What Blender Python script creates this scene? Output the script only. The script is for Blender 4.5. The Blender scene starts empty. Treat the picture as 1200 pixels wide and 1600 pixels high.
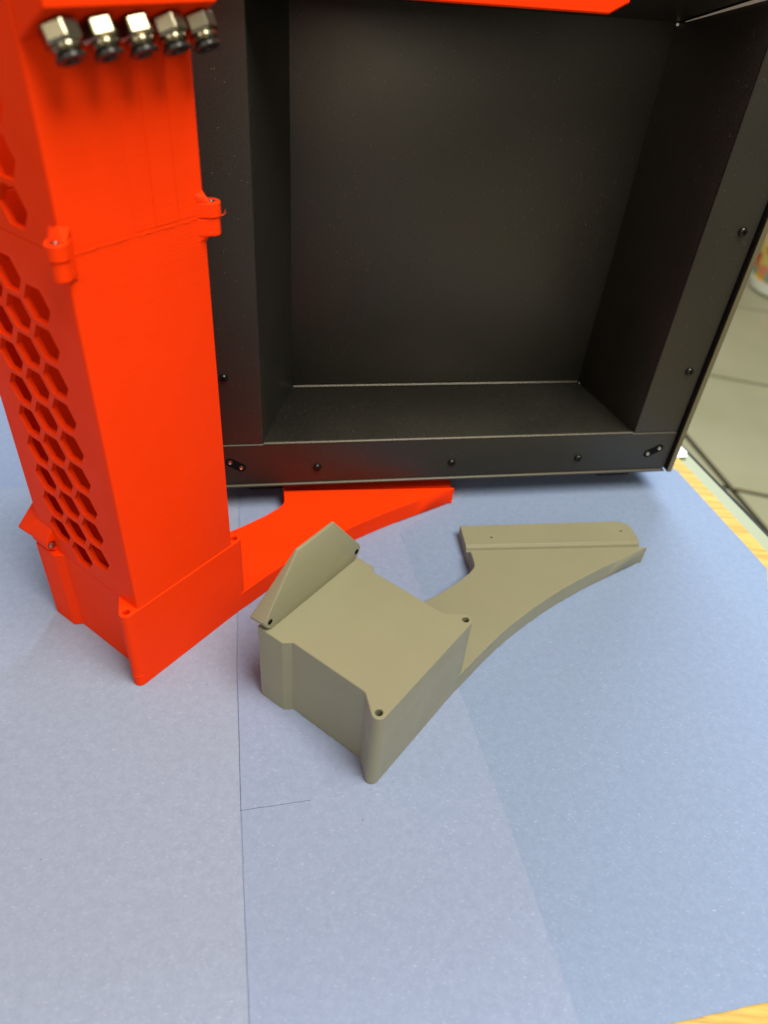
import bpy, bmesh, math, random
from mathutils import Vector, Matrix
from mathutils.geometry import delaunay_2d_cdt
C = bpy.context.collection
scn = bpy.context.scene
MM = 0.001
random.seed(4)

# ------------------------------------------------------------------ camera
cam = bpy.data.cameras.new('camera')
cam.sensor_fit = 'HORIZONTAL'; cam.sensor_width = 36.0; cam.lens = 36.0 * 1140 / 1200
cam.clip_start = 0.01; cam.clip_end = 60
co = bpy.data.objects.new('camera', cam); C.objects.link(co)
RX = Vector((0.995528, 0.0602635, 0.0727473)); RY = Vector((-0.0944662, 0.635085, 0.766644)); RZ = Vector((0.0, -0.770088, 0.637938))
co.matrix_world = Matrix(((RX.x, RY.x, RZ.x, 0), (RX.y, RY.y, RZ.y, 0), (RX.z, RY.z, RZ.z, 0.300), (0, 0, 0, 1)))
cam.dof.use_dof = True; cam.dof.focus_distance = 0.345; cam.dof.aperture_fstop = 11.0; cam.dof.aperture_blades = 0
scn.camera = co

# ------------------------------------------------------------------ room light
w = bpy.data.worlds.new('World'); scn.world = w; w.use_nodes = True
bg = w.node_tree.nodes['Background']
bg.inputs[0].default_value = (1.0, 0.94, 0.80, 1); bg.inputs[1].default_value = 0.235
def lamp(name, loc, target, sx, sy, power, color):
    l = bpy.data.lights.new(name, 'AREA'); l.shape = 'RECTANGLE'; l.size = sx; l.size_y = sy
    l.energy = power; l.color = color
    o = bpy.data.objects.new(name, l); C.objects.link(o)
    o.location = loc
    o.rotation_euler = (Vector(target) - Vector(loc)).to_track_quat('-Z', 'Y').to_euler()
    return o
lamp('ceiling_lamp', (0.50, -0.15, 1.50), (0.25, 0.20, 0), 0.7, 0.9, 39, (1.0, 0.95, 0.80))
lamp('ceiling_lamp', (0.30, 1.70, 1.60), (0.20, 0.30, 0), 1.0, 0.25, 42, (0.80, 0.95, 1.0))
lamp('ceiling_lamp', (-1.0, 0.1, 1.60), (-0.1, 0.25, 0), 0.25, 1.1, 2, (1.0, 0.86, 0.66))
lamp('front_fill', (-0.05, -1.9, 1.0), (0.05, 0.40, 0.15), 1.6, 0.9, 14, (1.0, 0.90, 0.70))  # added area light behind the camera, lifts the upright faces
vs = scn.view_settings
vs.view_transform = 'Standard'; vs.look = 'None'; vs.gamma = 1.0; vs.exposure = 0.0
scn.cycles.max_bounces = 8; scn.cycles.caustics_reflective = False; scn.cycles.caustics_refractive = False

# ------------------------------------------------------------------ materials
class NT:
    def __init__(s, name):
        s.m = bpy.data.materials.new(name); s.m.use_nodes = True; s.t = s.m.node_tree
        s.b = s.t.nodes['Principled BSDF']; s.tc = s.t.nodes.new('ShaderNodeTexCoord')
    def n(s, kind, **kw):
        x = s.t.nodes.new('ShaderNode' + kind)
        for k, v in kw.items(): setattr(x, k, v)
        return x
    def l(s, a, b): s.t.links.new(a, b)
    def mapping(s, scale=(1, 1, 1), rot=(0, 0, 0), coord='Object'):
        m = s.n('Mapping'); m.inputs['Scale'].default_value = scale; m.inputs['Rotation'].default_value = rot
        s.l(s.tc.outputs[coord], m.inputs['Vector']); return m.outputs[0]
    def noise(s, vec, scale, detail=2, rough=0.5):
        x = s.n('TexNoise'); x.inputs['Scale'].default_value = scale; x.inputs['Detail'].default_value = detail
        x.inputs['Roughness'].default_value = rough; s.l(vec, x.inputs['Vector']); return x.outputs['Fac']
    def ramp(s, fac, stops):
        r = s.n('ValToRGB'); e = r.color_ramp.elements
        while len(e) < len(stops): e.new(0.5)
        for i, (p, c) in enumerate(stops):
            e[i].position = p; e[i].color = (*c, 1) if len(c) == 3 else c
        s.l(fac, r.inputs[0]); return r.outputs[0]
    def mix(s, fac, a, b, blend='MIX'):
        x = s.n('Mix', data_type='RGBA', blend_type=blend)
        for i, v in ((0, fac), (6, a), (7, b)):
            if hasattr(v, 'is_linked'): s.l(v, x.inputs[i])
            else: x.inputs[i].default_value = v if i == 0 else (*v, 1)
        return x.outputs[2]
    def math(s, op, a, b=0.0):
        x = s.n('Math', operation=op)
        for i, v in ((0, a), (1, b)):
            if hasattr(v, 'is_linked'): s.l(v, x.inputs[i])
            else: x.inputs[i].default_value = v
        return x.outputs[0]
    def bump(s, h, strength, dist, normal=None):
        x = s.n('Bump'); x.inputs['Strength'].default_value = strength; x.inputs['Distance'].default_value = dist
        s.l(h, x.inputs['Height'])
        if normal is not None: s.l(normal, x.inputs['Normal'])
        return x.outputs[0]
    def set(s, **kw):
        for k, v in kw.items():
            i = s.b.inputs[k.replace('_', ' ')]
            if hasattr(v, 'is_linked'): s.l(v, i)
            else: i.default_value = (*v, 1) if isinstance(v, tuple) else v
        return s.m
def solid(name, col, rough=0.5, metal=0.0, spec=0.5):
    t = NT(name); return t.set(Base_Color=col, Roughness=rough, Metallic=metal, Specular_IOR_Level=spec)

def printed(name, col, rough, spec=0.4, streak=0.10, layer=0.35):
    """fused-filament plastic: fine horizontal layers, faint streaks, slightly uneven sheen"""
    t = NT(name)
    v = t.mapping((1, 1, 1))
    st = t.noise(t.mapping((30, 30, 900)), 1.0, 3, 0.6)           # layer to layer tone
    bl = t.noise(v, 45, 4, 0.6)
    c = t.mix(t.math('MULTIPLY', st, streak), col, tuple(min(1, x * 1.35 + 0.01) for x in col))
    c = t.mix(t.math('MULTIPLY', bl, streak), c, tuple(x * 0.72 for x in col))
    wv = t.n('TexWave', wave_type='BANDS', bands_direction='Z', wave_profile='SIN')
    wv.inputs['Scale'].default_value = 3.14 * 2 / 0.0028 / 20 * 2; wv.inputs['Distortion'].default_value = 0.2
    t.l(v, wv.inputs['Vector'])
    nb = t.bump(wv.outputs['Fac'], layer, 0.00006)
    nb = t.bump(t.noise(t.mapping((25, 25, 700)), 1.0, 2), 0.35, 0.00012, nb)
    nb = t.bump(t.noise(v, 2200, 2), 0.18, 0.00006, nb)
    w2 = t.n('TexWave', wave_type='BANDS', bands_direction='DIAGONAL'); w2.inputs['Scale'].default_value = 260; w2.inputs['Distortion'].default_value = 0.6
    t.l(v, w2.inputs['Vector'])
    nb = t.bump(w2.outputs['Fac'], 0.10, 0.00006, nb)
    r = t.ramp(bl, [(0.3, (rough - .05,) * 3), (0.7, (rough + .07,) * 3)])
    return t.set(Base_Color=c, Roughness=r, Normal=nb, Specular_IOR_Level=spec)
RED = printed('red_printed_plastic', (0.88, 0.037, 0.0008), 0.50, 0.05, 0.30, 0.25)
RED_IN = RED
GREY = printed('khaki_printed_plastic', (0.236, 0.226, 0.146), 0.37, 0.55, 0.36, 0.35)

def powder_black():
    t = NT('black_powder_coat')
    v = t.mapping()
    vo = t.n('TexVoronoi', feature='F1'); vo.inputs['Scale'].default_value = 760; t.l(v, vo.inputs['Vector'])
    spot = t.ramp(vo.outputs['Distance'], [(0.0, (1, 1, 1)), (0.20, (0, 0, 0))])
    sc = t.n('SeparateColor'); t.l(vo.outputs['Color'], sc.inputs[0])
    pick = t.math('GREATER_THAN', sc.outputs[0], 0.93)
    fleck = t.math('MULTIPLY', pick, spot)
    big = t.noise(v, 14, 4, 0.6)
    base = t.ramp(big, [(0.3, (0.0040, 0.0038, 0.0031)), (0.75, (0.0065, 0.0061, 0.0049))])
    grain = t.noise(v, 1300, 2, 0.7)
    base = t.mix(t.ramp(grain, [(0.42, (0,) * 3), (0.72, (1,) * 3)]), base, (0.019, 0.0178, 0.0142))
    c = t.mix(fleck, base, (0.26, 0.24, 0.20))
    nb = t.bump(t.noise(v, 1500, 2), 0.45, 0.00016)
    nb = t.bump(t.noise(v, 900, 2), 0.16, 0.00012, nb)
    r = t.ramp(t.noise(v, 30, 4), [(0.3, (0.42,) * 3), (0.7, (0.48,) * 3)])
    return t.set(Base_Color=c, Roughness=r, Normal=nb, Specular_IOR_Level=0.80, Specular_Tint=(1.0, 0.96, 0.86))
BLACK = powder_black()
EDGE = solid('highlit_fold_edge', (0.060, 0.054, 0.038), 0.40, 0.3)  # paler colour puts the highlight of the folds into the lips
EDGE2 = solid('olive_side_edge', (0.13, 0.115, 0.068), 0.42, 0.2)  # paler olive than the rest of the side panel
RUBBER = solid('black_rubber', (0.012, 0.012, 0.012), 0.7)
SCREW = solid('black_oxide_steel', (0.03, 0.03, 0.028), 0.22, 0.9)
STEEL = solid('plain_steel', (0.45, 0.42, 0.34), 0.3, 1.0)
NICKEL = solid('nickel_plated_brass', (0.31, 0.28, 0.20), 0.22, 1.0)
COLLET = solid('black_collet_plastic', (0.014, 0.013, 0.011), 0.28)
GAPLIGHT = solid('pale_gap_light', (0.85, 0.85, 0.70), 0.35, 0.1)  # pale colour for light showing through the roof gap
HOLE = solid('dark_bore', (0.004, 0.004, 0.004), 0.9, 0, 0.1)

def paper(name, col, seed):
    t = NT(name)
    v0 = t.mapping((1, 1, 1)); 
    big = t.noise(v0, 9 + seed, 4, 0.6)
    mid = t.noise(v0, 260, 4, 0.65)
    c = t.mix(t.math('MULTIPLY', big, 0.30), col, (col[0] * 1.12, col[1] * 1.05, col[2] * 0.92))
    c = t.mix(t.ramp(mid, [(0.35, (0.5,) * 3), (0.65, (0.0,) * 3)]), c, tuple(x * 0.84 for x in col))
    c = t.mix(t.ramp(t.noise(v0, 700, 3, 0.7), [(0.50, (0,) * 3), (0.72, (0.35,) * 3)]), c, tuple(min(1, x * 1.25) for x in col))
    for k, (rz, sx, sy, th) in enumerate(((0.3 + seed, 420, 2300, .715), (1.6 + seed, 380, 2200, .72), (2.5 + seed, 460, 2500, .72))):
        f = t.noise(t.mapping((sx, sy, 1), (0, 0, rz)), 1.0, 1, 0.4)
        c = t.mix(t.ramp(f, [(th, (0,) * 3), (th + .06, (0.45,) * 3)]), c, (0.56, 0.58, 0.66))
    d = t.noise(t.mapping((1, 1, 1), (0, 0, 1 + seed)), 420, 1, 0.3)
    c = t.mix(t.ramp(d, [(.835, (0,) * 3), (.85, (0.6,) * 3)]), c, (0.07, 0.07, 0.10))
    nb = t.bump(t.noise(v0, 900, 4, 0.7), 0.25, 0.00015)
    return t.set(Base_Color=c, Roughness=0.85, Normal=nb, Specular_IOR_Level=0.2)
PAPER = [paper('blue_grey_paper', (0.258, 0.302, 0.440), 0.0), paper('blue_grey_paper', (0.206, 0.270, 0.428), 0.7), paper('blue_grey_paper', (0.234, 0.286, 0.448), 1.3)]
PEDGE = solid('paper_cut_edge', (0.06, 0.06, 0.13), 0.9)

def wood():
    t = NT('oiled_beech_wood')
    g = t.noise(t.mapping((16, 260, 60), (0, 0, math.radians(-17 + 90))), 1.0, 5, 0.6)
    c = t.ramp(g, [(0.25, (0.36, 0.20, 0.035)), (0.5, (0.52, 0.34, 0.07)), (0.75, (0.60, 0.42, 0.11))])
    f = t.noise(t.mapping((60, 1500, 200), (0, 0, math.radians(-17 + 90))), 1.0, 2)
    c = t.mix(t.ramp(f, [(0.6, (0,) * 3), (0.72, (0.6,) * 3)]), c, (0.24, 0.12, 0.02))
    return t.set(Base_Color=c, Roughness=0.45)
WOOD = wood()
def tilemat():
    t = NT('glazed_khaki_tile')
    n = t.noise(t.mapping(), 2.2, 3, 0.6)
    c = t.ramp(n, [(0.3, (0.39, 0.36, 0.22)), (0.7, (0.48, 0.445, 0.30))])
    return t.set(Base_Color=c, Roughness=0.30)
TILE = tilemat()
GROUT = solid('dark_grout', (0.02, 0.018, 0.012), 0.9)
RAIL = solid('grey_green_edge_rail', (0.34, 0.37, 0.27), 0.4, 0.2)
WHITE = solid('glossy_white_plastic', (0.93, 0.95, 0.90), 0.15)

# ------------------------------------------------------------------ helpers
def setp(o, label=None, cat=None, group=None, kind=None):
    for k, v in (('label', label), ('category', cat), ('group', group), ('kind', kind)):
        if v: o[k] = v
    return o
def link(name, bm, mat, parent=None, smooth=40, recalc=True):
    if recalc: bmesh.ops.recalc_face_normals(bm, faces=bm.faces)
    me = bpy.data.meshes.new(name); bm.to_mesh(me); bm.free()
    for m in (mat if isinstance(mat, (list, tuple)) else [mat]): me.materials.append(m)
    if smooth:
        me.shade_smooth(); me.set_sharp_from_angle(angle=math.radians(smooth))
    o = bpy.data.objects.new(name, me); C.objects.link(o)
    if parent: o.parent = parent
    return o
def empty(name, loc=(0, 0, 0), rz=0.0):
    o = bpy.data.objects.new(name, None); C.objects.link(o); o.location = loc; o.rotation_euler.z = rz
    o.empty_display_size = 0.02
    return o
def area2(p): return sum(p[i][0] * p[(i + 1) % len(p)][1] - p[(i + 1) % len(p)][0] * p[i][1] for i in range(len(p))) / 2
def inset(poly, d):
    """move each side of a CCW polygon inwards by d (mitred, clamped)"""
    out = []; n = len(poly)
    for i in range(n):
        a, b, c = Vector(poly[i - 1]), Vector(poly[i]), Vector(poly[(i + 1) % n])
        e1 = (b - a).normalized(); e2 = (c - b).normalized()
        n1 = Vector((-e1.y, e1.x)); n2 = Vector((-e2.y, e2.x))
        m = n1 + n2
        k = m.length_squared
        m = n1 if k < 1e-6 else m * (2 / k)
        if m.length > 2.5: m = m.normalized() * 2.5
        out.append(tuple(b + m * d))
    return out
def circle(cx, cy, r, n=20, a0=0.0): return [(cx + r * math.cos(a0 + 2 * math.pi * i / n), cy + r * math.sin(a0 + 2 * math.pi * i / n)) for i in range(n)]
def arc(cx, cy, r, a0, a1, n=8): return [(cx + r * math.cos(math.radians(a0 + (a1 - a0) * i / n)), cy + r * math.sin(math.radians(a0 + (a1 - a0) * i / n))) for i in range(n + 1)]
def xy(x, y, z): return (x * MM, y * MM, z * MM)
def prism(bm, outer, z0, z1, c=0.35, holes=(), fn=xy, c0=None):
    """plate from a plan outline (mm) with holes, its rims chamfered by c; fn maps (x, y, z) to space"""
    c0 = c if c0 is None else c0
    loops = [list(outer) if area2(outer) > 0 else list(outer)[::-1]]
    for h in holes: loops.append(list(h)[::-1] if area2(h) > 0 else list(h))
    caps = {}
    for key, z, cc in (('b', z0, c0), ('t', z1, c)):
        caps[key] = [inset(l, cc) for l in loops]
    vb = [[bm.verts.new(fn(x, y, z0)) for x, y in l] for l in caps['b']]
    vt = [[bm.verts.new(fn(x, y, z1)) for x, y in l] for l in caps['t']]
    rings = [(vb, vt)]
    mids = []
    for l in loops:
        lo = [bm.verts.new(fn(x, y, z0 + c0)) for x, y in l] if c0 > 0 else None
        hi = [bm.verts.new(fn(x, y, z1 - c)) for x, y in l] if c > 0 else None
        mids.append((lo, hi))
    for k in range(len(loops)):
        seq = [vb[k]] + [r for r in mids[k] if r] + [vt[k]]
        n = len(loops[k])
        for a, b in zip(seq, seq[1:]):
            for i in range(n):
                j = (i + 1) % n
                bm.faces.new((a[i], a[j], b[j], b[i]))
    for key, vv in (('b', vb), ('t', vt)):
        if len(loops) == 1:
            bm.faces.new(vv[0] if key == 't' else vv[0][::-1])
        else:
            pts = []; es = []; flat = []
            for l, vl in zip(caps[key], vv):
                s = len(pts); pts += [Vector(p) for p in l]; flat += vl
                es += [(s + i, s + (i + 1) % len(l)) for i in range(len(l))]
            r = delaunay_2d_cdt(pts, es, [], 1, 1e-7)
            hp = caps[key][1:]
            def inside(p, poly):
                q = False; n = len(poly)
                for i in range(n):
                    a, b = poly[i], poly[i - 1]
                    if (a[1] > p[1]) != (b[1] > p[1]) and p[0] < (b[0] - a[0]) * (p[1] - a[1]) / (b[1] - a[1]) + a[0]: q = not q
                return q
            for f in r[2]:
                ids = [r[3][i][0] if r[3][i] else None for i in f]
                if None in ids: continue
                cx = sum(r[0][i][0] for i in f) / 3; cy = sum(r[0][i][1] for i in f) / 3
                if not inside((cx, cy), caps[key][0]) or any(inside((cx, cy), h) for h in hp): continue
                vs_ = [flat[i] for i in ids]
                try: bm.faces.new(vs_ if key == 't' else vs_[::-1])
                except ValueError: pass
    return bm
def plate(name, outer, z0, z1, mat, parent=None, c=0.35, holes=(), fn=xy, smooth=40, c0=None):
    bm = bmesh.new(); prism(bm, outer, z0, z1, c, holes, fn, c0)
    return link(name, bm, mat, parent, smooth)
def box(bm, x0, x1, y0, y1, z0, z1, c=0.3, fn=xy):
    prism(bm, [(x0, y0), (x1, y0), (x1, y1), (x0, y1)], z0, z1, c, (), fn)
def boxo(name, x0, x1, y0, y1, z0, z1, mat, parent=None, c=0.3, fn=xy):
    bm = bmesh.new(); box(bm, x0, x1, y0, y1, z0, z1, c, fn); return link(name, bm, mat, parent)
def lathe(bm, prof, origin, axis, n=20):
    """profile [(radius, distance along axis)] in mm about an axis"""
    ax = Vector(axis).normalized(); o = Vector(origin)
    s = ax.orthogonal().normalized(); t = ax.cross(s)
    rings = []
    for r, d in prof:
        if r == 0: rings.append([bm.verts.new((o + ax * d) * MM)])
        else: rings.append([bm.verts.new((o + ax * d + (s * math.cos(2 * math.pi * i / n) + t * math.sin(2 * math.pi * i / n)) * r) * MM) for i in range(n)])
    for a, b in zip(rings, rings[1:]):
        for i in range(n):
            j = (i + 1) % n
            if len(a) == 1 and len(b) == 1: continue
            if len(a) == 1: bm.faces.new((a[0], b[j], b[i]))
            elif len(b) == 1: bm.faces.new((a[i], a[j], b[0]))
            else: bm.faces.new((a[i], a[j], b[j], b[i]))
    return bm
def lathe_o(name, prof, origin, axis, mat, parent=None, n=20, smooth=40):
    return link(name, lathe(bmesh.new(), prof, origin, axis, n), mat, parent, smooth)
def hull(name, pts, mat, parent=None, bev=0.35):
    bm = bmesh.new()
    for p in pts: bm.verts.new(xy(*p))
    r = bmesh.ops.convex_hull(bm, input=bm.verts)
    bmesh.ops.delete(bm, geom=[g for g in r['geom_interior'] if isinstance(g, bmesh.types.BMVert)], context='VERTS')
    bmesh.ops.dissolve_limit(bm, angle_limit=math.radians(2), verts=bm.verts, edges=bm.edges)
    if bev:
        bmesh.ops.bevel(bm, geom=list(bm.edges), offset=bev * MM, segments=2, profile=0.5, affect='EDGES', clamp_overlap=True)
    return link(name, bm, mat, parent)

# ------------------------------------------------------------------ floor, table, paper
floor = boxo('floor', -900, 5200, -900, 7000, -760, -712, GROUT, None, 0)
setp(floor, kind='structure')
# floor tiles: far below the table, seen past its right-hand edge
d1 = Vector((76, -326, 0)).normalized(); d2 = Vector((141, -29, 0)).normalized()
def tile(px, py, a0, a1, b0, b1):
    P = lambda a, b: (Vector((px, py, 0)) + d2 * a + d1 * b)
    q = [P(a0, b0), P(a1, b0), P(a1, b1), P(a0, b1)]
    return plate('tile', [(v.x, v.y) for v in q], -709, -700, TILE, floor, 1.5)
P0 = (773, 1593)
for i in range(-3, 5):
    for j in range(-6, 4):
        w_, h_ = 1300, 640
        a = i * w_; b = j * h_ + 180
        tile(*P0, a + 9, a + w_ - 9, b + 9, b + h_ - 9)

ang = math.atan2(95, -31)
ex = Vector((31, -95, 0)).normalized()                       # along the right edge of the table, towards the viewer
ey = Vector((95, 31, 0)).normalized()                        # off the right edge
def tb(a, b): p = Vector((241, 342, 0)) + ex * a + ey * b; return (p.x, p.y)
table = empty('work_table', (0.0, 0.3, -0.03))
setp(table, 'work table with a yellow wood edge showing past the blue paper', 'table')
def child_at(o, par): o.parent = par; o.matrix_parent_inverse = Matrix.Translation(-par.location); return o
t_ = plate('table_top', [tb(-420, -900), tb(-420, 12), tb(330, 12), tb(330, -900)], -29, -0.4, WOOD, None, 0.8)
child_at(t_, table)
t_ = plate('edge_rail', [tb(-420, 12.2), tb(-420, 24), tb(330, 24), tb(330, 12.2)], -29, -2.2, RAIL, None, 0.6); child_at(t_, table)
t_ = plate('edge_gap_shade', [tb(-420, 24.2), tb(-420, 27.5), tb(330, 27.5), tb(330, 24.2)], -29, -3.0, RUBBER, None, 0.3); child_at(t_, table)  # dark strip standing in for the shadowed gap past the rail
for a, b in ((-380, -840), (-380, -20), (280, -20), (280, -840)):
    t_ = plate('table_leg', [tb(a, b), tb(a + 50, b), tb(a + 50, b + 30), tb(a, b + 30)], -700, -29, STEEL, None, 1.0); child_at(t_, table)
# white patch added as a light glint on the table edge
cl = plate('edge_glint', [tb(-152, 3), tb(-152, 21), tb(-124, 22), tb(-118, 18), tb(-119, 8), tb(-126, 3)], -0.35, 0.25, WHITE, None, 0.1)
setp(cl, 'flat white patch standing in for a bright glint on the wooden table edge beside the case corner', 'glint')

def sheet(pts, z, mat, label, wob=0.25, sub=14, th=0.17):
    """one sheet of paper: outline in mm with slightly uneven cut edges, 0.18 mm thick"""
    rnd = random.Random(len(label) * 7 + int(z * 100))
    out = []
    for i, p in enumerate(pts):
        a, b = Vector(p), Vector(pts[(i + 1) % len(pts)])
        nrm = Vector((-(b - a).y, (b - a).x)).normalized()
        for k in range(sub):
            o_ = 0 if k == 0 else rnd.uniform(-wob, wob)
            out.append(tuple(a + (b - a) * (k / sub) + nrm * o_))
    bm = bmesh.new(); prism(bm, out, z - th, z, 0)
    for f in bm.faces:
        if len(f.verts) == 4: f.material_index = 1
    o = link('paper_sheet', bm, [mat, PEDGE], None, 0)
    return setp(o, label, 'paper', 'blue grey paper sheets covering the table')
sheet([(-600, -150), (40, -100), (84, 80), (120, 150), (219, 400), (207, 446), (206, 700), (-600, 700)], 0.0, PAPER[2], 'blue grey paper sheet at the back, lying under the black case')
sheet([(-420, 60), (-5, -160), (-26, 62), (-30, 79), (-49, 155), (-67, 230), (-98, 380), (-420, 310)], 0.50, PAPER[0], 'blue grey paper sheet on the left, under the block of the red tower')
sheet([(-29.45, 79), (-15, 10), (110, -20), (86.5, 88), (67, 157), (47, 225), (26, 291), (9, 352), (-60, 420), (-97, 380), (-66.5, 230), (-48.5, 155)], 0.50, PAPER[2], 'blue grey paper sheet in the middle, in the foreground below the khaki bracket', 0.15)
sheet([(86, 88), (90, 84), (123, 92), (168, 103.5), (241, 342), (209, 441), (120, 452), (11, 345), (26, 291), (47, 225), (67, 157)], 0.28, PAPER[1], 'blue grey paper sheet on the right, reaching the wooden table edge', 0.15)
sheet([(-48.4, 154.5), (-20, 162), (-31, 207), (-40, 245), (-69, 243), (-66.3, 230)], 0.85, PAPER[2], 'small blue grey paper strip under the front left of the khaki bracket', 0.1, 14, 0.36)

# ------------------------------------------------------------------ printed corner bracket (built twice)
def bracket(parent, mat, df=0.0, tk=0.0):
    """block with two ears, curved arm with a raised mounting ledge, and an upright flange"""
    h = 49.5
    out = [(0.4, -3.3), (65.6, -3.3)]
    out += arc(65.8, 0, 3.3, -88, 22, 11)
    out += [(62.7, 9.6), (62.4, 10.6), (62.3, 12.0), (62.3, 50.4), (62.45, 51.0), (64.9, 53.6), (65.2, 54.4), (65.3, 68.3), (64.8, 69)]
    out += [(1.2, 69), (0.7, 68.4), (0.9, 54.6), (1.2, 53.9), (3.9, 51.1), (4.15, 50.3), (4.15, 12.0), (4.0, 10.6), (3.5, 9.6)]
    out += arc(0, 0, 3.3, 158, 268, 11)
    holes = [circle(0, 0, 1.65, 18), circle(65.8, 0, 1.65, 18)]
    b = plate('block', out, 0.0, h, mat, parent, 0.35, holes, smooth=24, c0=0.4)
    # the rim that shows as a pale outline round the top
    for x in (0, 65.8):
        bm = lathe(bmesh.new(), [(0, 28), (1.9, 28), (1.9, 27), (0, 27)], (x, 0, 0), (0, 0, 1), 14)
        link('bore_floor', bm, mat, b)
    # arm
    fr = [(56, -2.6), (67.1, -3.7), (82, -4.3), (100.3, -5.5), (114, -7.3), (127.7, -9.7), (141, -12.5), (154.2, -15.9), (167, -19.7), (179.7, -23.9), (191, -28.0), (202.3, -32.4), (220.9, -39.2)]
    bk = [(144.8, 39.9), (140.5, 35.6), (138.4, 33.6), (136.5, 32.1), (134.0, 31.3), (129.2, 31.0), (120, 31.9), (110.9, 33.6), (102, 35.5), (94.7, 37.5), (80, 40.5), (56, 44)]
    plate('arm', fr + bk, 0.05, 12.2, mat, parent, 0.3, c0=0.4)
    # lower mounting ledge behind the arm, with a groove between them; s runs along the ledge, n across it
    D = Vector((0.689, -0.725)); Nn = Vector((0.725, 0.689))
    sn = lambda s, n: tuple(D * s + Nn * n)
    ld = [sn(70.4, 142.2), sn(180.7, 142.2), sn(180.9, 149.0), sn(180.6, 154.0), sn(179.6, 157.6), sn(177.6, 160.2), sn(174.4, 161.6), sn(170, 161.9), sn(70.4, 160.2)]
    lh = [circle(168.7, 39.2, 0.8, 12), circle(229.5, -19.6, 0.8, 12)]
    plate('mounting_ledge', ld, 0.1, 8.3, mat, parent, 0.3, lh, c0=0.4)
    def fn_groove(a, b, c): p = D * c + Nn * a; return xy(p.x, p.y, b)
    gp = [(132.1, 0.2), (142.5, 0.2), (142.5, 8.1), (141.0, 8.05), (140.5, 7.6), (140.1, 5.9), (138.4, 5.9), (132.8, 12.0), (132.1, 12.0)]
    plate('ledge_groove', gp, 70.45, 180.2, mat, parent, 0.12, (), fn_groove)
    # flange
    y_ = 63 + df
    F = [(-0.3, 63, 55.6), (0.4, 63, 53.2), (3.6, 63, 49.0), (62.4, 63, 49.0), (65.8, 63, 53.2), (66.5, 63, 55.8), (65.6, 63, 58.0), (45.2, 63, 85.2), (21.0, 63, 85.0)]
    B = [(21.0, 64.6, 85.0), (45.2, 64.6, 85.2), (-0.5, 71.8, 54.6), (-0.1, 72.4, 52.8), (66.3, 72.4, 52.8), (66.5, 71.8, 54.8), (3.6, 67.5, 48.6), (62.4, 67.5, 48.6)]
    fl = hull('flange', [(p[0], p[1] + df, p[2]) for p in F] + [(p[0], p[1] + df + (tk if p[1] > 70 else 0), p[2]) for p in B], mat, parent, 0.35)
    for x in (3.0, 63.4):
        o = lathe_o('screw_bore', [(0, -0.06), (1.45, -0.06), (1.45, 0.3), (0, 0.3)], (x, y_, 54.6), (0, 1, 0), HOLE, fl, 16)
    return b

gk = empty('printed_bracket', xy(5.612, 175.353, 0.56), math.radians(56.28))
setp(gk, 'khaki printed bracket lying loose on the blue paper, with a bare block and curved arm', 'bracket')
bracket(gk, GREY)

# ------------------------------------------------------------------ red tower
rt = empty('printed_tower', xy(-110.368, 215.358, 0.52), math.radians(56.6))
setp(rt, 'tall red printed tower with honeycomb side and metal hose fittings, on a curved foot', 'tower')
bracket(rt, RED, 5.5, 2.0)
# column walls, in the tower's own frame: x = across the front, y = depth, z = up
X0, X1, Y0, Y1 = 4.12, 61.6, -2.9, 67.0
ZB, ZS, ZT = 49.6, 209.0, 330.0
def fn_left(a, b, c): return (c * MM, a * MM, b * MM)           # outline in (y, z), thickness along x
def fn_front(a, b, c): return (a * MM, c * MM, b * MM)          # outline in (x, z), thickness along y
def hexes(z0, z1, ylist):
    hs = []
    s = 7.5 / math.sqrt(3) * 1.78                              # circumradius of a cell opening
    for c, (yc, off) in enumerate(ylist):
        k = 0
        zc = off
        while zc < z1 - 9:
            if zc > z0 + 8: hs.append([(yc + s * math.cos(math.radians(60 * i)), zc + s * 0.97 * math.sin(math.radians(60 * i))) for i in range(6)])
            zc += 14.85
    return hs
def column(z0, z1, ylist, name):
    bm = bmesh.new()
    hs = hexes(z0, z1, ylist)
    y_in = 2.4
    # one shell: left wall with the cells cut through it, plain front, right and back walls butting inside it
    prism(bm, [(Y0 + 1.95, z0), (Y1, z0), (Y1, z1), (Y0 + 1.95, z1)], X0, X0 + 2.4, 0.0, hs, fn_left)
    o = link('honeycomb_wall', bm, RED, rt, 30)
    plate('front_wall', [(X0, Y0 + 1.95), (X0, Y0 + 1.2), (X0 + 0.35, Y0 + 0.35), (X0 + 1.2, Y0), (X1 - 0.8, Y0), (X1 - 0.2, Y0 + 0.2), (X1, Y0 + 0.8), (X1, Y0 + 1.95)], z0, z1, RED, o, 0.12)
    boxo('right_wall', X1 - 2.0, X1 - 0.03, Y0 + 2.0, Y1 - 2.05, z0 + 0.05, z1 - 0.05, RED, o, 0.2)
    boxo('back_wall', X0 + 2.3, X1 - 0.05, Y1 - 2.0, Y1 - 0.03, z0 + 0.05, z1 - 0.05, RED, o, 0.2)
    return o
CY = [(20.0, 67.2), (34.0, 59.7), (48.0, 67.2)]
lower = column(ZB, ZS - 0.12, CY, 'lower')
upper = column(ZS + 0.12, ZT, [(20.0, 217.6 + 1), (34.0, 226.0), (48.0, 218.6)], 'upper')
# rib inside the column that shows dark through the cells
boxo('inner_duct', 40, 60.5, 10, 52, 50, 325, RED, rt, 0.5)
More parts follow.
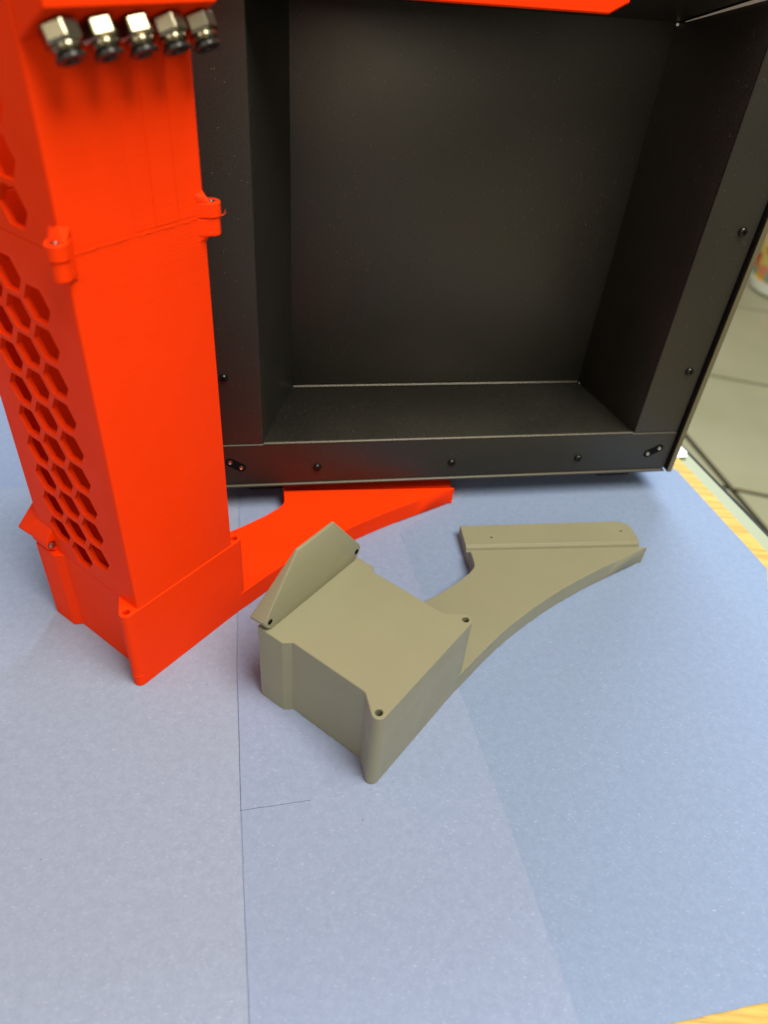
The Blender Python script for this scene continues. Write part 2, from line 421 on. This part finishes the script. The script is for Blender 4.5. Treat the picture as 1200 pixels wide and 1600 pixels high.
# slightly lifted print bands on the upper front
def hull2(P):
    P = sorted(set(P))
    def half(Q):
        h = []
        for p in Q:
            while len(h) > 1 and (h[-1][0] - h[-2][0]) * (p[1] - h[-2][1]) - (h[-1][1] - h[-2][1]) * (p[0] - h[-2][0]) <= 0: h.pop()
            h.append(p)
        return h[:-1]
    return half(P) + half(P[::-1])
def ear(x, y, sx, z0, z1):
    """screw ear on a front corner: round boss with tangent webs, upper and lower half"""
    xc = X0 if sx > 0 else X1
    for a, b, r in ((z0, ZS - 0.15, 3.0), (ZS + 0.15, z1, 3.5)):
        pts = circle(x, y, r, 20) + [(xc + sx * 4.4, Y0 + 0.5), (xc + sx * 0.6, 3.2)]
        plate('screw_ear', hull2(pts), a, b, RED, rt, 0.3)
    web = [(xc + sx * 4.6, Y0 + 0.4, z1 + 3.6), (xc + sx * 0.5, Y0 + 0.6, z1 + 4.4), (xc + sx * 0.5, 3.0, z1 + 3.6)]
    low = [(x + sx * 1.6, y - 2.6, z1 - 0.6), (x + sx * 2.2, y + 0.2, z1 - 0.6), (x - sx * 0.6, y + 3.0, z1 - 0.6), (xc + sx * 4.4, Y0 + 0.5, z1 - 0.6), (xc + sx * 0.5, 3.0, z1 - 0.6)]
    hull('ear_web', web + low, RED, rt, 0.15)
    web = [(xc + sx * 4.2, Y0 + 0.4, z0 - 2.4), (xc + sx * 0.5, Y0 + 0.6, z0 - 3.4), (xc + sx * 0.5, 2.6, z0 - 2.4)]
    low = [(x + sx * 2.4, y - 1.2, z0 + 0.5), (x + sx * 0.2, y + 2.6, z0 + 0.5), (xc + sx * 4.2, Y0 + 0.5, z0 + 0.5), (xc + sx * 0.5, 2.6, z0 + 0.5)]
    hull('ear_web', web + low, RED, rt, 0.15)
    lathe_o('ear_bore', [(0, 0.05), (2.0, 0.05), (2.0, -0.5), (0, -0.5)], (x, y, z1), (0, 0, 1), DARKRED, rt, 16)
    lathe_o('ear_screw', [(0, 0.30), (0.5, 0.30), (0.6, 0.16), (1.5, 0.14), (1.5, -0.5), (0, -0.5)], (x, y - 0.2, z1), (0, 0, 1), STEEL, rt, 14)
DARKRED = solid('dark_red_bore', (0.30, 0.008, 0.001), 0.5)
ear(1.7, -3.7, 1, 202.6, 214.3)
ear(64.0, -3.7, -1, 202.6, 214.3)
# rear boss of the column that is screwed to the flange
def fn_boss(a, b, c): return (a * MM, c * MM, b * MM)
for (xa, xb) in ((-0.3, 6.0), (61.4, 66.4)):
    pr = [(xa, 54.0), (xa + 0.4, 52.4), (xa + 3.9, 49.75), (xb, 49.75), (xb, 64.6), (xa + 5.6, 64.6), (xa + 0.2, 56.6)] if xa < 10 else [(xa, 49.7), (xb - .5, 49.7), (xb, 50.4), (xb, 55.8), (xa + 1, 62)]
    plate('rear_boss', pr, 56.2, 68.3, RED, rt, 0.3, (), fn_boss)
lathe_o('boss_bore', [(0, -0.08), (2.3, -0.08), (2.3, 0.2), (0, 0.2)], (2.6, 56.2, 54.2), (0, 1, 0), DARKRED, rt, 18)
lathe_o('boss_screw', [(0, -0.9), (0.8, -0.85), (1.5, -0.5), (1.6, -0.09), (0, -0.09)], (2.2, 56.2, 54.1), (0, 1, 0), STEEL, rt, 16)
# overhanging head with its sloped underside
head = [(Y0 + 0.1, 265.6), (-16.0, 274.2), (-16.0, 332), (Y0 + 0.1, 332)]
def fn_head(a, b, c): return (c * MM, a * MM, b * MM)
plate('overhang', head, X0 + 0.03, X1 - 0.03, RED, rt, 0.5, (), fn_head)
# shallow upright bands printed into the upper front
for a, b, d in ((31.4, 39.7, 0.10), (40.0, 49.6, 0.20), (49.9, 60.4, 0.12)):
    boxo('print_band', a, b, Y0 - d, Y0 + 0.6, ZS + 1.2, 266.0, RED, rt, 0.045)
# thin ridge round the foot of the front boss
plate('print_ridge', circle(0, 0, 3.48, 24), 6.9, 7.35, RED, rt, 0.1)
# raised bead along the joint of the two column halves
bm = bmesh.new(); rnd = random.Random(3); prev = None
for i in range(49):
    x = X0 + 0.5 + (X1 - X0 - 1.0) * i / 48
    zc = ZS + rnd.uniform(-0.22, 0.22); hh = rnd.uniform(0.18, 0.55); pr_ = rnd.uniform(0.10, 0.36)
    ring = [bm.verts.new(xy(x, y, z)) for y, z in ((Y0 + 0.5, zc - hh), (Y0 - pr_ * 0.6, zc - hh * 0.8), (Y0 - pr_, zc), (Y0 - pr_ * 0.6, zc + hh * 0.8), (Y0 + 0.5, zc + hh))]
    if prev:
        for k in range(5): bm.faces.new((prev[k], prev[(k + 1) % 5], ring[(k + 1) % 5], ring[k]))
    else: bm.faces.new(ring)
    prev = ring
bm.faces.new(prev[::-1])
link('joint_bead', bm, RED, rt, 60)
# hose fittings on the sloped underside
N = Vector((0, -0.49, -0.87)).normalized()
first = None
for k in range(5):
    u = 11.4 + 11.75 * k
    o = Vector((u, -9.6, 270.0))
    bm = bmesh.new()
    s = Vector((1, 0, 0)); t = N.cross(s)
    rot = [0.86, 0.34, 0.32, 0.80, 0.76][k]
    pr = [(4.6, 0), (5.4, 0.5), (5.4, 4.6), (4.7, 5.2)]
    rings = []
    for r, d in pr:
        rings.append([bm.verts.new((o + N * d + (s * math.cos(rot + math.pi / 3 * i) + t * math.sin(rot + math.pi / 3 * i)) * r) * MM) for i in range(6)])
    for a, b in zip(rings, rings[1:]):
        for i in range(6): bm.faces.new((a[i], a[(i + 1) % 6], b[(i + 1) % 6], b[i]))
    bm.faces.new(rings[0][::-1]); bm.faces.new(rings[-1])
    bmesh.ops.bevel(bm, geom=list(bm.edges), offset=0.28 * MM, segments=1, profile=0.5, affect='EDGES', clamp_overlap=True)
    ft = link('hose_fitting', bm, NICKEL, rt, 12)
    lathe_o('fitting_neck', [(3.8, 5.1), (4.1, 5.4), (4.1, 6.2), (3.5, 6.6), (3.8, 6.9), (3.4, 7.3), (2.9, 7.4), (2.9, 5.1)], o, N, NICKEL, ft, 24)
    lathe_o('collet', [(2.8, 7.1), (3.0, 7.6), (4.1, 8.0), (4.1, 8.8), (3.7, 9.1), (2.2, 9.1), (2.0, 8.7), (2.0, 6.5), (0, 6.5)], o, N, COLLET, ft, 24)

def wisp(name, pts, r, mat, parent):
    """stray hair of plastic left by the print nozzle"""
    bm = bmesh.new(); prev = None
    for i, p in enumerate(pts):
        rr = r * (1 - 0.7 * i / (len(pts) - 1))
        ring = [bm.verts.new(xy(p[0], p[1] + rr * math.cos(a), p[2] + rr * math.sin(a))) for a in (0, 1.57, 3.14, 4.71)]
        if prev:
            for k in range(4): bm.faces.new((prev[k], prev[(k + 1) % 4], ring[(k + 1) % 4], ring[k]))
        prev = ring
    return link(name, bm, mat, parent)
wisp('filament_wisp', [(66.6, -4.4, 208.9), (67.8, -5.0, 208.6), (68.9, -5.2, 209.0), (69.8, -4.8, 210.2)], 0.28, RED, rt)
wisp('filament_wisp', [(70.5, -4.0, 12.4), (69.2, -4.6, 13.2), (67.6, -4.9, 13.3), (66.0, -5.2, 13.0)], 0.16, GREY, gk)
wisp('filament_wisp', [(3.0, -3.6, 9.4), (4.4, -3.75, 8.4), (6.0, -3.7, 8.2), (7.4, -3.6, 9.2)], 0.14, GREY, gk)

# ------------------------------------------------------------------ black case
yaw = math.radians(12.5177)
case = empty('display_case', xy(-96.45, 348.99, 16.6), yaw)
setp(case, 'open black powder coated metal case with deep recess, standing behind the brackets', 'case')
Z0 = 16.6
def fz(x, y, z): return (x * MM, y * MM, (z - Z0) * MM)
def fnx(a, b, c): return fz(a, c, b)                           # outline in (x, z), thickness along depth
XL, XR, XO0, XO1 = 21.8, 258.6, -16.0, 289.2
ZF, ZTOP = 50.0, 318.0
DB = 66.0
def cbox(name, x0, x1, y0, y1, z0, z1, mat=BLACK, parent=None, c=0.5): return boxo(name, x0, x1, y0, y1, z0, z1, mat, parent or case, c, fz)
rail = cbox('bottom_rail', XO0, XO1, 0, 1.5, 20.6, 49.9)
stL = plate('side_stile', [(XO0, 50.2), (XL, 50.2), (XL, 285), (XO0, 285)], 0, 1.5, BLACK, case, 0.5, (), fnx)
stR = plate('side_stile', [(XR, 50.2), (XO1, 50.2), (XO1, 285), (XR, 285)], 0, 1.5, BLACK, case, 0.5, (), fnx)
cbox('top_rail', XO0, XO1, 0, 1.5, 285.3, ZTOP)
# recess: floor, tapered side walls, back and sloping roof, each a folded sheet
def quad_sheet(name, q, th, mat=BLACK):
    """sheet from four corner points with a thickness along its outward normal"""
    a, b, c, d = [Vector(p) for p in q]
    n = (b - a).cross(d - a).normalized() * th
    return hull(name, [tuple(p) for p in (a, b, c, d)] + [tuple(p + n) for p in (a, b, c, d)], mat, case, 0.3)
def L_(x, y, z): return (x, y, z - Z0)
quad_sheet('recess_floor', [L_(XL - .6, 1.6, ZF), L_(43.0, DB, ZF), L_(245.2, DB, ZF), L_(XR + .6, 1.6, ZF)], 1.2)
quad_sheet('recess_wall', [L_(XL, 1.6, ZF + .1), L_(XL, 1.6, 284), L_(43.2, DB, 263.6), L_(43.2, DB, ZF + .1)], 1.2)
quad_sheet('recess_wall', [L_(XR, 1.6, ZF + .1), L_(245.2, DB, ZF + .1), L_(245.2, DB, 263.6), L_(XR, 1.6, 284)], 1.2)
quad_sheet('recess_back', [L_(42, DB + .1, ZF - 1), L_(42, DB + .1, 264.5), L_(246.4, DB + .1, 264.5), L_(246.4, DB + .1, ZF - 1)], 1.2)
quad_sheet('recess_roof', [L_(XL, 1.6, 284.3), L_(XR, 1.6, 284.3), L_(245.4, DB, 264.0), L_(43, DB, 264.0)], 1.2)
# bright folded lips
cbox('floor_lip', XL + .4, XR - .6, -0.35, 1.5, 49.4, 50.9, EDGE, rail, 0.5)
cbox('back_lip', 43.6, 244.6, DB - 1.3, DB - 0.1, ZF + .05, ZF + 1.2, EDGE, None, 0.45)
cbox('bottom_lip', XO0, XO1 - 1.5, -1.2, 1.2, 18.9, 20.7, EDGE, rail, 0.6)
# pale strip standing in for light leaking between roof sheet and right wall
a = Vector(L_(245.0, 64.5, 263.4)); b = Vector(L_(256.8, 9.0, 281.2))
dd = (b - a); up = Vector((0, 0, 1)); sd = Vector((-1, 0, 0))
hull('roof_gap_light', [tuple(a + dd * .10), tuple(a + dd * .10 + sd * .3), tuple(a + dd * .10 - up * .3), tuple(b), tuple(b + sd * 1.8), tuple(b - up * 1.4), tuple(b + sd * 1.6 - up * 1.3)], GAPLIGHT, case, 0)
lathe_o('roof_gap_light_dot', [(0, -.6), (.7, -.5), (.8, 0.5), (0, .5)], L_(245.0, 64.5, 263.2), (0.2, 1, -.2), GAPLIGHT, case, 12)
# outer shell
cbox('bottom_panel', XO0 - 1, XO1 + 2.0, 1.0, 118, 16.7, 18.7, BLACK, None, 0.8)
sp = cbox('side_panel', XO1 + 1.5, XO1 + 4.3, -2.6, 120, 19.0, ZTOP + 2, BLACK, None, 0.9)
cbox('front_edge', XO1 + 1.4, XO1 + 4.4, -3.2, -2.4, 19.6, ZTOP + 1, EDGE2, sp, 0.35)
cbox('channel', XO1 + 0.1, XO1 + 1.4, 4.0, 6.0, 20.7, ZTOP, RUBBER, None, 0.1)
cbox('side_panel', XO0 - 3.6, XO0 - 0.8, -1.0, 120, 19.0, ZTOP + 2, BLACK, None, 0.9)
cbox('top_panel', XO0 - 3, XO1 + 4, 0.5, 120, ZTOP + 2.2, ZTOP + 4.2, BLACK, None, 0.8)
cbox('rear_panel', XO0 - .6, XO1 + 1.4, 117, 119, 19.2, ZTOP + 1.8, BLACK, None, 0.5)
# screws
def screw(x, z):
    o = lathe_o('screw', [(0, -1.1), (0.85, -1.1), (0.95, -1.7), (1.5, -1.65), (2.2, -1.2), (2.55, -0.5), (2.6, 0.05), (0, 0.05)], (0, 0, 0), (0, 1, 0), SCREW, case, 22)
    o.location = fz(x, 0, z)
    return o
for x in (54.2, 139.5, 224.8): screw(x, 31.6)
for z in (94.5, 179.0): screw(281.0, z); screw(2.0, z)
def slot(xa, za, xb, zb, par):
    """diagonal keyhole slot with two studs"""
    A_ = Vector((xa, za)); B_ = Vector((xb, zb)); d = (B_ - A_).normalized(); ang_ = math.degrees(math.atan2(d.y, d.x))
    out = arc(B_.x, B_.y, 2.9, ang_ - 90, ang_ + 90, 8) + arc(A_.x, A_.y, 2.9, ang_ + 90, ang_ + 270, 8)
    o = plate('latch_slot', out, -0.12, 0.2, HOLE, par, 0.05, (), fnx)
    for p in (A_, B_):
        lathe_o('stud', [(0, -0.55), (0.55, -0.55), (0.65, -0.7), (1.15, -0.65), (1.3, -0.1), (0, -0.1)], L_(p.x, 0, p.y), (0, 1, 0), STEEL, o, 14)
slot(273.4, 33.6, 280.4, 37.6, case)
slot(2.0, 37.6, 8.4, 33.4, case)
for x in (254, 12): 
    cbox('rubber_foot', x, x + 24, 19.5, 40, 0.9, 16.6, RUBBER, None, 0.6)
for x in (254, 12): cbox('rubber_foot', x, x + 24, 86, 106, 0.9, 16.6, RUBBER, None, 0.6)

# red bracket that hooks over the head of the case, seen at the top of the picture
hook = plate('top_bracket', [(-60, 271.3), (173.4, 271.3), (181.6, 275.8), (181.6, 300), (-60, 300)], -9.5, -1.4, RED, None, 0.7, (), lambda a, b, c: (a * MM, c * MM, b * MM))
hook.matrix_world = Matrix.Translation(Vector(xy(-96.45, 348.99, 0))) @ Matrix.Rotation(yaw, 4, 'Z')
setp(hook, 'red printed bar across the top of the black case, mostly out of frame', 'bar')

# ------------------------------------------------------------------ patterned bin on the floor far behind
def confetti():
    t = NT('confetti_print')
    vo = t.n('TexVoronoi'); vo.inputs['Scale'].default_value = 22; t.l(t.mapping(), vo.inputs['Vector'])
    sc = t.n('SeparateColor'); t.l(vo.outputs['Color'], sc.inputs[0])
    r = t.n('ValToRGB'); r.color_ramp.interpolation = 'CONSTANT'; e = r.color_ramp.elements
    cols = [(0.75, 0.60, 0.15), (0.75, 0.06, 0.02), (0.85, 0.45, 0.03), (0.20, 0.42, 0.30), (0.80, 0.75, 0.50), (0.35, 0.28, 0.45), (0.80, 0.28, 0.15)]
    while len(e) < len(cols): e.new(0.5)
    for i, c in enumerate(cols): e[i].position = i / len(cols); e[i].color = (*c, 1)
    t.l(sc.outputs[0], r.inputs[0])
    return t.set(Base_Color=r.outputs[0], Roughness=0.4)
bn = empty('patterned_bin', (1.425, 2.72, -0.70))
setp(bn, 'round bin with a colourful confetti print and white base, on the floor past the table', 'bin')
lathe_o('bin_body', [(0, 31), (137, 31), (147, 60), (165, 280), (150, 280), (130, 60), (0, 60)], (0, 0, 0), (0, 0, 1), confetti(), bn, 40)
lathe_o('bin_base', [(0, 0), (120, 0), (140, 10), (149, 46), (143, 46), (130, 30), (0, 30)], (0, 0, 0), (0, 0, 1), WHITE, bn, 40)
bpy.context.view_layer.update()
